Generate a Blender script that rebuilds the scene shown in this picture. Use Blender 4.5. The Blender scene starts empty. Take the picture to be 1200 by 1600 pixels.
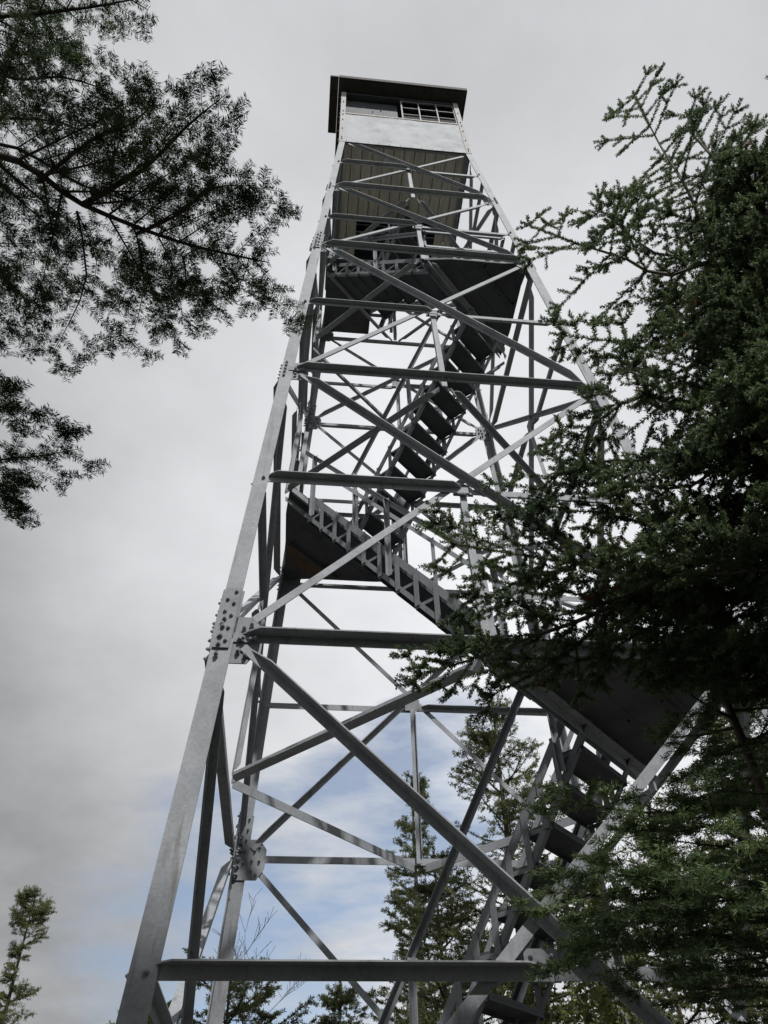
import bpy, bmesh, math, random
import numpy as np
from mathutils import Vector as V, Matrix
random.seed(7); rng = np.random.default_rng(11)
sc = bpy.context.scene
col = sc.collection
S2 = math.sqrt(2)

# ------------------------------------------------------------------ materials
def nt(m):
    m.use_nodes = True
    t = m.node_tree
    return t, t.nodes, t.links
def ramp(n, stops):
    r = n.new('ShaderNodeValToRGB')
    e = r.color_ramp.elements
    e[0].position, e[0].color = stops[0][0], (*stops[0][1], 1)
    e[1].position, e[1].color = stops[1][0], (*stops[1][1], 1)
    for p, c in stops[2:]:
        x = e.new(p); x.color = (*c, 1)
    return r
def simple(name, stops, scale=6, rough=.6, metal=0, bump=.1, bscale=60, stretch=(1,1,1), detail=6, spec=.4):
    m = bpy.data.materials.new(name); t, n, l = nt(m)
    b = n['Principled BSDF']
    tc = n.new('ShaderNodeTexCoord'); mp = n.new('ShaderNodeMapping'); mp.inputs['Scale'].default_value = stretch
    l.new(tc.outputs['Object'], mp.inputs[0])
    no = n.new('ShaderNodeTexNoise'); no.inputs['Scale'].default_value = scale; no.inputs['Detail'].default_value = detail
    no.inputs['Roughness'].default_value = .65
    l.new(mp.outputs[0], no.inputs[0])
    r = ramp(n, stops); l.new(no.outputs[0], r.inputs[0]); l.new(r.outputs[0], b.inputs['Base Color'])
    n2 = n.new('ShaderNodeTexNoise'); n2.inputs['Scale'].default_value = bscale; n2.inputs['Detail'].default_value = 4
    l.new(mp.outputs[0], n2.inputs[0])
    bp = n.new('ShaderNodeBump'); bp.inputs['Strength'].default_value = bump; bp.inputs['Distance'].default_value = .01
    l.new(n2.outputs[0], bp.inputs['Height']); l.new(bp.outputs[0], b.inputs['Normal'])
    mr = n.new('ShaderNodeMapRange'); mr.inputs['To Min'].default_value = rough-.1; mr.inputs['To Max'].default_value = rough+.15
    l.new(n2.outputs[0], mr.inputs[0]); l.new(mr.outputs[0], b.inputs['Roughness'])
    b.inputs['Metallic'].default_value = metal
    b.inputs['Specular IOR Level'].default_value = spec
    return m
def g(a, b=None, c=None):
    return (a, b if b is not None else a, c if c is not None else a)
M = {}
def steel_mat(name, k):
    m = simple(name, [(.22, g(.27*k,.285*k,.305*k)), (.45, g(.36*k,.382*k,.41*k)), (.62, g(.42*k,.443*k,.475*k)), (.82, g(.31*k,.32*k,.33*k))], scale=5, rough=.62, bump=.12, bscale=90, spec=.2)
    t, n, l = nt(m); b = n['Principled BSDF']
    src = b.inputs['Base Color'].links[0].from_socket
    tc = n.new('ShaderNodeTexCoord')
    no = n.new('ShaderNodeTexNoise'); no.inputs['Scale'].default_value = 11; no.inputs['Detail'].default_value = 9; no.inputs['Roughness'].default_value = .75
    l.new(tc.outputs['Object'], no.inputs[0])
    rr = ramp(n, [(.62, g(0)), (.76, g(.55))]); l.new(no.outputs[0], rr.inputs[0])
    mx = n.new('ShaderNodeMix'); mx.data_type = 'RGBA'
    l.new(rr.outputs[0], mx.inputs['Factor']); l.new(src, mx.inputs['A']); mx.inputs['B'].default_value = (.14, .125, .11, 1)
    vo = n.new('ShaderNodeTexNoise'); vo.inputs['Scale'].default_value = 55; vo.inputs['Detail'].default_value = 3; l.new(tc.outputs['Object'], vo.inputs[0])
    vr = ramp(n, [(.35, g(.91)), (.65, g(1.07))]); l.new(vo.outputs[0], vr.inputs[0])
    m2 = n.new('ShaderNodeMix'); m2.data_type = 'RGBA'; m2.blend_type = 'MULTIPLY'; m2.inputs['Factor'].default_value = 1
    l.new(mx.outputs['Result'], m2.inputs['A']); l.new(vr.outputs[0], m2.inputs['B'])
    oi = n.new('ShaderNodeObjectInfo'); om = n.new('ShaderNodeMapRange'); om.inputs['To Min'].default_value = .84; om.inputs['To Max'].default_value = 1.1; l.new(oi.outputs['Random'], om.inputs[0])
    # rusty run-off streaks, long in the height direction
    mp = n.new('ShaderNodeMapping'); mp.inputs['Scale'].default_value = (22, 22, 1.6); l.new(tc.outputs['Object'], mp.inputs[0])
    sn = n.new('ShaderNodeTexNoise'); sn.inputs['Scale'].default_value = 1; sn.inputs['Detail'].default_value = 5; l.new(mp.outputs[0], sn.inputs[0])
    sr = ramp(n, [(.60, g(0)), (.72, g(.5))]); l.new(sn.outputs[0], sr.inputs[0])
    m4 = n.new('ShaderNodeMix'); m4.data_type = 'RGBA'; l.new(sr.outputs[0], m4.inputs['Factor']); l.new(m2.outputs['Result'], m4.inputs['A']); m4.inputs['B'].default_value = (.15*k, .125*k, .10*k, 1)
    m3 = n.new('ShaderNodeVectorMath'); m3.operation = 'SCALE'; l.new(m4.outputs['Result'], m3.inputs[0]); l.new(om.outputs[0], m3.inputs['Scale'])
    l.new(m3.outputs[0], b.inputs['Base Color'])
    return m
M['steel'] = steel_mat('painted galvanised steel', .70)
M['plate'] = steel_mat('galvanised gusset steel', .60)
M['stairsteel'] = steel_mat('shade-darkened stair steel', .42)  # tree shade on the stairs put into the colour, over a darker steel
M['bolt'] = simple('weathered bolt steel', [(.3, g(.14)), (.7, g(.26))], scale=30, rough=.5, metal=.2)
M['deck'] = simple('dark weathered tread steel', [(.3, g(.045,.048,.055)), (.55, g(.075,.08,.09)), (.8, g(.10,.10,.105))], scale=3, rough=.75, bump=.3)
M['rust'] = simple('rusty deck board', [(.35, g(.07,.068,.07)), (.55, g(.13,.08,.045)), (.7, g(.08,.075,.072))], scale=6, rough=.8)
M['plank'] = simple('weathered plank', [(.2, g(.24,.225,.20)), (.42, g(.46,.44,.40)), (.62, g(.60,.575,.53)), (.85, g(.30,.28,.25))], scale=2.2, rough=.85, bump=.3, bscale=12, stretch=(7,.6,7), detail=10)
M['sheet'] = simple('pale painted sheet metal', [(.25, g(.24,.26,.28)), (.45, g(.35,.37,.395)), (.75, g(.42,.44,.46))], scale=3, rough=.7, bump=.35, bscale=5, spec=.15)
M['roof'] = simple('dark tarred roof', [(.3, g(.02)), (.7, g(.05,.048,.045))], scale=5, rough=.8)
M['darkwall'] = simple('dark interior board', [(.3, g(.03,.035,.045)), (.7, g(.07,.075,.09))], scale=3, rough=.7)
M['white'] = simple('white painted frame', [(.3, g(.36)), (.7, g(.48))], scale=8, rough=.75, spec=.1)
M['concrete'] = simple('rough concrete', [(.3, g(.2)), (.7, g(.38,.36,.33))], scale=8, rough=.9)
M['bark'] = simple('conifer bark', [(.3, g(.035,.028,.022)), (.55, g(.075,.062,.05)), (.8, g(.13,.115,.095))], scale=25, rough=.9, bump=.5)
M['palebark'] = simple('pale twig bark', [(.3, g(.11,.09,.075)), (.7, g(.2,.175,.15))], scale=20, rough=.9)
M['rock'] = simple('bounce rock granite', [(.3, g(.06,.058,.052)), (.5, g(.11,.106,.096)), (.7, g(.15,.143,.13)), (.85, g(.05,.06,.03))], scale=.8, rough=.9, bump=.8)  # for the unseen rock added to bounce light upward
M['ground'] = simple('forest floor', [(.3, g(.03,.028,.016)), (.5, g(.06,.055,.03)), (.7, g(.05,.07,.025)), (.85, g(.12,.1,.07))], scale=1.5, rough=.95, bump=.6)
def leaf_mat(name, cols, trans=.25, brown=None, rough=.55):
    m = bpy.data.materials.new(name); t, n, l = nt(m); b = n['Principled BSDF']
    geo = n.new('ShaderNodeNewGeometry')
    r = ramp(n, cols); 
    tc = n.new('ShaderNodeTexCoord'); no = n.new('ShaderNodeTexNoise'); no.inputs['Scale'].default_value = 3.2; no.inputs['Detail'].default_value = 3
    l.new(tc.outputs['Object'], no.inputs[0])
    a = n.new('ShaderNodeMath'); a.operation = 'MULTIPLY_ADD'; l.new(geo.outputs['Random Per Island'], a.inputs[0]); a.inputs[1].default_value = .45
    s = n.new('ShaderNodeMath'); s.operation = 'MULTIPLY_ADD'; l.new(no.outputs[0], s.inputs[0]); s.inputs[1].default_value = 1.3; s.inputs[2].default_value = -.35
    l.new(s.outputs[0], a.inputs[2]); l.new(a.outputs[0], r.inputs[0])
    out = r.outputs[0]
    if brown:
        n3 = n.new('ShaderNodeTexNoise'); n3.inputs['Scale'].default_value = 7; n3.inputs['Detail'].default_value = 2
        l.new(tc.outputs['Object'], n3.inputs[0])
        r3 = ramp(n, [(brown, g(0)), (brown+.04, g(1))]); l.new(n3.outputs[0], r3.inputs[0])
        mx = n.new('ShaderNodeMix'); mx.data_type = 'RGBA'; l.new(r3.outputs[0], mx.inputs['Factor']); l.new(out, mx.inputs['A']); mx.inputs['B'].default_value = (.16, .07, .03, 1)
        out = mx.outputs['Result']
    l.new(out, b.inputs['Base Color']); b.inputs['Roughness'].default_value = rough; b.inputs['Specular IOR Level'].default_value = .35
    tr = n.new('ShaderNodeBsdfTranslucent'); l.new(out, tr.inputs['Color'])
    ms = n.new('ShaderNodeMixShader'); ms.inputs[0].default_value = trans
    l.new(b.outputs[0], ms.inputs[1]); l.new(tr.outputs[0], ms.inputs[2]); l.new(ms.outputs[0], n['Material Output'].inputs[0])
    return m
M['fir'] = leaf_mat('fir needles', [(.15, g(.020,.035,.016)), (.5, g(.045,.08,.028)), (.85, g(.09,.145,.045))], .28)
M['spruce'] = leaf_mat('spruce needles', [(.15, g(.034,.056,.030)), (.5, g(.09,.135,.06)), (.85, g(.17,.225,.10))], .42, brown=.69)
M['firgreen'] = leaf_mat('fresh fir needles', [(.15, g(.036,.058,.026)), (.5, g(.088,.142,.055)), (.85, g(.19,.26,.10))], .4)
M['farneedle'] = leaf_mat('distant conifer needles', [(.15, g(.045,.06,.025)), (.5, g(.115,.14,.055)), (.85, g(.22,.24,.10))], .45)
M['leaf'] = leaf_mat('young deciduous leaves', [(.15, g(.06,.075,.02)), (.5, g(.13,.16,.04)), (.85, g(.22,.25,.07))], .45)

# glass
mg = bpy.data.materials.new('window glass'); t_, n_, l_ = nt(mg)
gl = n_.new('ShaderNodeBsdfGlossy'); gl.inputs['Roughness'].default_value = .03
tp = n_.new('ShaderNodeBsdfTransparent'); tp.inputs['Color'].default_value = (.8, .83, .85, 1)
fr = n_.new('ShaderNodeFresnel'); fr.inputs[0].default_value = 1.5
mm = n_.new('ShaderNodeMixShader'); l_.new(fr.outputs[0], mm.inputs[0]); l_.new(tp.outputs[0], mm.inputs[1]); l_.new(gl.outputs[0], mm.inputs[2])
l_.new(mm.outputs[0], n_['Material Output'].inputs[0]); M['glass'] = mg

# ------------------------------------------------------------------ object helpers
def empty(name, loc=(0,0,0), label=None, cat=None, group=None):
    o = bpy.data.objects.new(name, None); o.location = loc; o.empty_display_size = .3; col.objects.link(o)
    if label: o['label'] = label
    if cat: o['category'] = cat
    if group: o['group'] = group
    return o
class MB:
    def __init__(s): s.v = []; s.f = []
    def add(s, vs, fs):
        b = len(s.v); s.v += [tuple(v) for v in vs]; s.f += [tuple(b+i for i in f) for f in fs]; return s
    def prism(s, ring0, ring1):
        n = len(ring0)
        return s.add(list(ring0)+list(ring1), [(i, (i+1) % n, n+(i+1) % n, n+i) for i in range(n)] + [tuple(range(n))[::-1], tuple(range(n, 2*n))])
    def rings(s, rs):
        n = len(rs[0]); vs = [p for r in rs for p in r]; fs = []
        for k in range(len(rs)-1):
            fs += [(k*n+i, k*n+(i+1) % n, (k+1)*n+(i+1) % n, (k+1)*n+i) for i in range(n)]
        fs += [tuple(range(n))[::-1], tuple(range((len(rs)-1)*n, len(rs)*n))]
        return s.add(vs, fs)
    def box(s, c, ax, h):   # centre, 3 axes, half sizes
        c = V(c); a = [V(x)*q for x, q in zip(ax, h)]
        r0 = [c-a[2]+p for p in (-a[0]-a[1], a[0]-a[1], a[0]+a[1], -a[0]+a[1])]
        return s.prism(r0, [p+2*a[2] for p in r0])
    def aabox(s, lo, hi):
        lo = V(lo); hi = V(hi)
        return s.box((lo+hi)/2, ((1,0,0),(0,1,0),(0,0,1)), (hi-lo)/2)
    def hexbolt(s, p, n, r=.015, h=.013):
        r *= .8; p = V(p); n = V(n).normalized(); a = n.orthogonal().normalized(); b = n.cross(a)
        w0 = [p+(a*math.cos(k*math.pi/4)+b*math.sin(k*math.pi/4))*r*1.35 for k in range(8)]
        s.prism(w0, [q+n*.003 for q in w0])
        r0 = [p+n*.003+(a*math.cos(k*math.pi/3)+b*math.sin(k*math.pi/3))*r for k in range(6)]
        s.prism(r0, [q+n*h for q in r0])
        r1 = [p+n*h+(a*math.cos(k*math.pi/4)+b*math.sin(k*math.pi/4))*r*.5 for k in range(8)]
        return s.prism(r1, [q+n*h*.7 for q in r1])
    def tube(s, p0, p1, r, n=8):
        p0 = V(p0); p1 = V(p1); d = (p1-p0).normalized(); a = d.orthogonal().normalized(); b = d.cross(a)
        ring = lambda p: [p+(a*math.cos(2*math.pi*k/n)+b*math.sin(2*math.pi*k/n))*r for k in range(n)]
        return s.prism(ring(p0), ring(p1))
    def angle(s, P0, P1, u, v, a=.064, b=.064, t=.008, cope=.13):
        """L section from P0 to P1: flange along u (width a), outstanding flange along v (width b), coped at its ends"""
        P0 = V(P0); P1 = V(P1); d = (P1-P0); L = d.length; d.normalize()
        u = V(u); u = (u-d*u.dot(d)).normalized(); v = V(v); v = (v-d*v.dot(d)-u*v.dot(u)).normalized()
        def prof(p, bb): return [p, p+u*a, p+u*a+v*t, p+u*t+v*t, p+u*t+v*bb, p+v*bb]
        if cope and L > .5:
            rs = [prof(P0, t*1.02), prof(P0+d*.05, t*1.05), prof(P0+d*cope*.6, b*.55), prof(P0+d*cope, b), prof(P1-d*cope, b), prof(P1-d*cope*.6, b*.55), prof(P1-d*.05, t*1.05), prof(P1, t*1.02)]
        else: rs = [prof(P0, b), prof(P1, b)]
        return s.rings(rs)
    def obj(s, name, mat, parent=None, label=None, smooth=False):
        me = bpy.data.meshes.new(name); me.from_pydata(s.v, [], s.f); me.materials.append(mat); me.update()
        bm = bmesh.new(); bm.from_mesh(me); bmesh.ops.recalc_face_normals(bm, faces=bm.faces); bm.to_mesh(me); bm.free()
        if smooth:
            for p in me.polygons: p.use_smooth = True
        o = bpy.data.objects.new(name, me); col.objects.link(o)
        if parent: o.parent = parent
        if label: o['label'] = label
        return o

# ------------------------------------------------------------------ the tower
ZT = 14.3; W0 = 1.067; TS = .05597
def w(z): return W0 + TS*(ZT-z)
LV = [1.0, 4.231, 7.259, 10.075, 12.174, ZT]
MIDZ = [2.50, 5.72, 8.60, 11.00, 13.27]
NN = [V((0,-1,0)), V((1,0,0)), V((0,1,0)), V((-1,0,0))]
EE = [V((1,0,0)), V((0,1,0)), V((-1,0,0)), V((0,-1,0))]
NF = [(n+V((0,0,TS))).normalized() for n in NN]
UP = V((0,0,1))
def F(k, t, z, out=0.): return EE[k]*t + NN[k]*w(z) + V((0,0,z)) + NF[k]*out

tower = empty('fire_tower', (0,0,0), 'tall grey steel lookout tower with zigzag stairs and a small cabin on top', 'lookout tower')

LT = .011
def legw(z): return .117 if z < LV[1] else (.104 if z < LV[3] else .092)
for sx, sy in ((-1,-1),(1,-1),(1,1),(-1,1)):
    m = MB(); zs = [0.05, LV[1], LV[3], ZT+.02]
    for z0, z1 in zip(zs, zs[1:]):
        a = legw((z0+z1)/2); rs = []
        for z in (z0, z1-.002):
            W = w(z); t = LT
            rs.append([V((sx*(W-p), sy*(W-q), z)) for p, q in ((0,0),(a,0),(a,t),(t,t),(t,a),(0,a))])
        m.rings(rs)
    leg = m.obj('leg', M['steel'], tower)
    # splice plates and their bolts on the two outer faces
    for zl in (LV[1], LV[3]):
        a = legw(zl+.1)
        for fx in (0, 1):
            sp = MB(); k = (0 if sy < 0 else 2) if fx == 0 else (1 if sx > 0 else 3)
            sd = (EE[k].x*sx+EE[k].y*sy); sd = 1 if sd > 0 else -1
            z0, z1 = zl-.08, zl+.38
            def Q(z, inn, out): return F(k, sd*(w(z)-inn), z, out)
            r0 = [Q(z0,.006,.0015), Q(z0,a-.004,.0015), Q(z1,a-.004,.0015), Q(z1,.006,.0015)]
            sp.prism(r0, [p+NF[k]*.010 for p in r0])
            r0 = [Q(z0,LT+.002,-LT-.0015), Q(z0,a+.012,-LT-.0015), Q(z1,a+.012,-LT-.0015), Q(z1,LT+.002,-LT-.0015)]
            sp.prism(r0, [p-NF[k]*.009 for p in r0])
            bo = sp
            for i in range(5):
                for jn in (.032, a-.030):
                    z = z0+.05+i*.095 + (.03 if jn < .04 else 0)
                    if z > z1-.02: continue
                    bo.hexbolt(Q(z, jn, .0118), NF[k], .0125, .010); bo.hexbolt(Q(z, jn+.006, -LT-.0108), -NF[k], .011, .014)
            sp.obj('splice_plate', M['plate'], leg)
    f = MB(); W = w(0); cx, cy = sx*(W-.04), sy*(W-.04)
    f.rings([[V((cx+a_*h, cy+b_*h, z)) for a_, b_ in ((-1,-1),(1,-1),(1,1),(-1,1))] for h, z in ((.36,-.3),(.32,.0),(.27,.12),(.23,.14))])
    f.obj('footing', M['concrete'], tower)

# face bracing
for k in range(4):
    N = NF[k]; back = (k == 2)
    mir = -1 if back else 1
    for i in range(5):
        z0, z1 = LV[i], LV[i+1]
        big = i < 2
        A_ = .064 if i == 0 else (.057 if i < 3 else .050)
        la, lb = legw(z1-.1), legw(z0+.1)
        # falling diagonal: outside, outstanding flange outward on its upper edge
        s = mir
        Pt = F(k, -s*(w(z1)-la-.055), z1-.065, -.0095); Pb = F(k, s*(w(z0)-lb-.03), z0+.075, -.0095)
        d = (Pb-Pt).normalized(); up = N.cross(d)
        if up.z < 0: up = -up
        sg_ = 1
        MB().angle(Pt+up*A_*.5*sg_, Pb+up*A_*.5*sg_, -up*sg_, N, A_*.78, A_*1.1, .008, .22).obj('diagonal_brace', M['steel'], tower)
        # rising diagonal: inside, flange inward on its upper edge
        Pa = F(k, -s*(w(z0)-lb-.045), z0+.085, -.0215); Pc = F(k, s*(w(z1)-la-.05), z1-.075, -.0215)
        d = (Pc-Pa).normalized(); up = N.cross(d)
        if up.z < 0: up = -up
        MB().angle(Pa+up*A_*.5, Pc+up*A_*.5, -up, -N, A_*.92, A_*.92, .008, .16).obj('diagonal_brace', M['steel'], tower)
        # mid horizontals
        zm = MIDZ[i]; H = .062 if i < 2 else .052
        wl = w(zm)
        m = MB(); m.angle(F(k, -s*(wl-.05), zm+H*.5, -.0115), F(k, s*.035, zm+H*.5, -.0115), -UP, N, H, H*1.1, .007, .12)
        m.hexbolt(F(k, -s*(wl-.07), zm, .001), N)
        m.obj('horizontal_strut', M['steel'], tower)
        m = MB(); m.angle(F(k, s*.045, zm+H*.5, -.0205), F(k, s*(wl-.05), zm+H*.5, -.0205), -UP, -N, H*.9, H, .007, .12)
        m.hexbolt(F(k, s*(wl-.07), zm, .001), N)
        m.obj('horizontal_strut', M['steel'], tower)
        # joint plate at the crossing
        m = MB(); q = F(k, 0, zm+.035, -.038); r0 = [q+EE[k]*a+UP*b for a, b in ((-.075,-.06),(.075,-.06),(.075,.07),(-.075,.07))]
        m.prism(r0, [p-N*.006 for p in r0])
        for a, b in ((-.05,-.03),(.05,-.03),(.045,.04),(-.045,.04)): m.hexbolt(q+EE[k]*a+UP*b+N*.0005, N, .011, .010)
        m.obj('joint_plate', M['plate'], tower)
        # hanger from the crossing to the level horizontal below
        if i > 0 :
            hw = .05
            MB().angle(F(k, -hw/2, zm-.01, -.0455), F(k, -hw/2, z0-.02, -.0455), EE[k], -N, hw, hw*.9, .006, .1).obj('hanger', M['steel'], tower)
        # level horizontal and gusset plates
        if i > 0:
            z = z0; H = .074 if i == 1 else (.064 if i < 4 else .058)
            a = legw(z-.05); tt = w(z)-(a*.62 if i > 1 else a*.95)
            m = MB(); m.angle(F(k, -tt, z+H*.5, .001 if i>1 else -.0095), F(k, tt, z+H*.5, .001 if i>1 else -.0095), -UP, N, H*.82, H*1.15, .009, .16)
            for q in (-tt+.06, -tt+.13, tt-.06, tt-.13, -.03, .03): m.hexbolt(F(k, q, z-.008, .0115), N, .013, .012)
            m.obj('level_beam', M['steel'], tower)
            for sd in (-1, 1):
                gw = .25 if i == 1 else (.21 if i == 2 else .18); gh = .17 if i == 1 else .14
                m = MB(); pts = []
                for jn, dz in ((LT+.01,-gh),(gw*.85,-gh),(gw+.02,-gh*.45),(gw+.02,gh*.5),(gw*.8,gh),(LT+.01,gh)):
                    pts.append(F(k, sd*(w(z+dz)-jn), z+dz, -LT-.0015))
                m.prism(pts, [p-N*.008 for p in pts])
                for jn, dz in ((.04,-.13),(.04,-.06),(.04,.0),(.04,.07),(.04,.13),(.155,-.095),(.2,-.125),(.165,.075),(.205,.105),(.15,-.01),(.215,-.01)):
                    f_ = gw/.25
                    outp = .0 if jn < .1 else -.0005
                    if abs(dz*f_) > gh-.015: continue
                    m.hexbolt(F(k, sd*(w(z+dz*f_)-jn*f_), z+dz*f_, .0125 if (jn<.1 and i in (1,3)) else outp), N, .014, .013)
                    m.hexbolt(F(k, sd*(w(z+dz*f_)-jn*f_-.003), z+dz*f_, -LT-.0098), -N, .013, .014)
                m.obj('gusset_plate', M['plate'], tower)
# plan bracing: diamond between the middles of the level beams
for i in range(1, 5):
    z = LV[i]
    for k in range(4):
        k2 = (k+1) % 4; P = F(k, .05, z-.028, -.06); Q = F(k2, -.05, z-.028, -.06)
        A_ = .085 if i == 1 else .068
        inn = -(P+Q); inn.z = 0
        if k == 3: m = MB().angle(P-UP*A_, Q-UP*A_, UP, -inn, A_, A_, .008, .1)
        else: m = MB().angle(P, Q, -UP, -inn, A_*.8, A_*.8, .008, .1)
        m.obj('plan_brace', M['steel'], tower)

def uv(u, v, z): return V(((u+v)/S2, (u-v)/S2, z))
DU = V((1/S2, 1/S2, 0)); DV = V((1/S2, -1/S2, 0))
# triangular landings (front right on even levels, back left on odd ones)
def landing(i, sv):
    z = LV[i]+.048; W = w(z)-.03
    e = empty('stair_landing', (0,0,0)); e.parent = tower
    hv = W/S2; cv = W*S2          # hypotenuse and corner distance along v
    nb = 4; st = (cv-hv)/nb; edge = .03
    if i == 4:
        nb = 0; ys = [-.12+(w(z)-.07+.12)*q/5 for q in range(6)]
        for ya, yb in zip(ys, ys[1:]):
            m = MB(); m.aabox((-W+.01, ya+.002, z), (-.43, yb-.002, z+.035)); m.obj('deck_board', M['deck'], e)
        m = MB(); m.angle((-.46, -.12, z-.004), (-.46, w(z)-.07, z-.004), -UP, V((-1,0,0)), .06, .05, .007, .05); m.obj('edge_angle', M['deck'], e)
    for j in range(nb):
        v0 = hv+st*j+(.002 if j else -.06); v1 = hv+st*(j+1)-.002
        m = MB(); r0 = []
        for vv, sg in ((v0,-1),(v0,1),(v1,1),(v1,-1)):
            uu = max(min(cv-vv-edge, cv-hv-edge), .02)*sg
            r0.append(uv(uu, vv*sv, z))
        m.prism(r0, [p+V((0,0,.035)) for p in r0])
        for uf in (-.8, -.3, .3, .8): m.hexbolt(uv((cv-v1-edge)*uf, (v1-.04)*sv, z-.0005), -UP, .011, .01)
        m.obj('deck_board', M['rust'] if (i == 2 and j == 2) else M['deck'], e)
    # edge angle along the hypotenuse, two joists
    m = MB(); hw = W/S2+.0
    m.angle(uv(-hw+.05, (hv-.075)*sv, z-.004), uv(hw-.05, (hv-.075)*sv, z-.004), -UP, DV*sv, .07, .07, .008, .08)
    if i != 4: m.obj('edge_angle', M['steel'], e)
    m = MB(); m.angle(uv(-hw*.40, (hv+st*2)*sv, z-.004), uv(hw*.40, (hv+st*2)*sv, z-.004), DV*sv, -UP, .05, .05, .007, .05)
    if i != 4: m.obj('joist', M['deck'], e)
    # railing on the two outer sides
    faces = (0, 1) if sv > 0 else (2, 3)
    corner_t = {0: 1, 1: -1, 2: 1, 3: -1}
    for k in faces:
        ct = corner_t[k]
        for hgt in (.5, .98):
            Wz = w(z+hgt)
            m = MB(); m.angle(F(k, ct*.02, z+hgt, -.10), F(k, ct*(Wz-.1), z+hgt, -.10), -UP, -NF[k], .04, .04, .005, .05)
            m.obj('railing_bar', M['steel'], e)
        for t in (.05,):
            m = MB(); m.angle(F(k, ct*t, z+.0, -.135), F(k, ct*t, z+1.0, -.135), EE[k]*ct, -NF[k], .045, .045, .005, 0)
            m.obj('railing_post', M['steel'], e)
for i, sv in ((1, 1), (2, -1), (3, 1), (4, -1)): landing(i, sv)

def flight(z0, v0, z1, v1, u0, u1, N, rail=(1, 1), railh=.88):
    e = empty('stair_flight', (0,0,0)); e.parent = tower
    dv = (v1-v0)/N; dz = (z1-z0)/N; L = math.hypot(v1-v0, z1-z0)
    D = (uv(0, v1, z1)-uv(0, v0, z0)).normalized(); sv = 1 if v1 > v0 else -1
    nrm = V((-D.z*DV.x*sv, -D.z*DV.y*sv, math.hypot(D.x, D.y)))   # upward normal of the slope
    for side, u in ((-1, u0), (1, u1)):
        m = MB()
        bot0 = uv(u, v0, z0)+nrm*(-.075); bot1 = uv(u, v1, z1)+nrm*(-.075)
        top0 = bot0+nrm*.225+D*.05; top1 = bot1+nrm*.225-D*.02
        m.angle(bot0, bot1, DU*(-side), nrm, .045, .04, .006, 0)
        m.angle(top0, top1, DU*(-side), -nrm, .05, .062, .006, 0)
        for j in range(0, N+1):
            p = bot0+D*(L*min(max((j+.12)/N, 0), .995))
            # vertical post between the chords
            h = .225/ max(nrm.z, .3)
            q = p+V((0,0,h-.015))
            if (q-bot1).dot(D) > -.02: continue
            m.box((p+q)/2+DU*(side*.006), (DV*sv, DU, UP), (.022, .003, (q-p).length/2))
        for j in range(1, N):
            c = uv(u-side*.010, v0+dv*j, z0+dz*j-.012)+DV*sv*.005
            m.box(c, (DV*sv, DU, UP), (.105, .004, .014))
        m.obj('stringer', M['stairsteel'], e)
        if rail[0 if side < 0 else 1]:
            m = MB(); off = V((0,0,railh))
            u_ = u+side*.02
            m.angle(uv(u_, v0, z0)+off, uv(u_, v1, z1)+off+D*.15, -UP, DU*side, .042, .042, .005, 0)
            m.obj('handrail', M['steel'], e)
            for tt in (.05, .49, .93):
                p = uv(u_+side*.008, v0+(v1-v0)*tt, z0+(z1-z0)*tt-.06)
                m = MB(); m.angle(p, p+off+V((0,0,.04)), DV, DU*side, .04, .035, .005, 0)
                m.obj('rail_post', M['steel'], e)
    for j in range(1, N):
        m = MB(); c = uv((u0+u1)/2, v0+dv*j+sv*.01, z0+dz*j+.012)
        m.box(c, (DV*sv, DU, UP), (.112, (u1-u0)/2-.022, .010))
        m.box(c+DV*sv*.106+V((0,0,-.02)), (DV*sv, DU, UP), (.004, (u1-u0)/2-.024, .011))
        m.box(c-DV*sv*.107+V((0,0,-.02)), (DV*sv, DU, UP), (.003, (u1-u0)/2-.024, .011))
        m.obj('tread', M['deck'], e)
    return e
def hyp(i): return (w(LV[i]))/S2
flight(.25, -1.80, LV[1]+.03, hyp(1), -.06, .62, 19)
flight(LV[1]+.03, hyp(1)-.02, LV[2]+.03, -hyp(2), -.70, -.08, 12)
flight(LV[2]+.03, -hyp(2)+.02, LV[3]+.03, hyp(3), .0, .62, 11)
flight(LV[3]+.03, hyp(3)-.02, LV[4]+.03, -hyp(4), -.72, -.10, 8, rail=(1, 1))
flight(LV[4]+.03, -hyp(4)+.02, ZT+.2, .12, .04, .58, 8, rail=(0, 1), railh=.7)

# ------------------------------------------------------------------ the cabin
cab = empty('cabin', (0,0,0)); cab.parent = tower
ZF = ZT+.14; ZS = 15.70; ZH = 16.86; CW = 1.067
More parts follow.
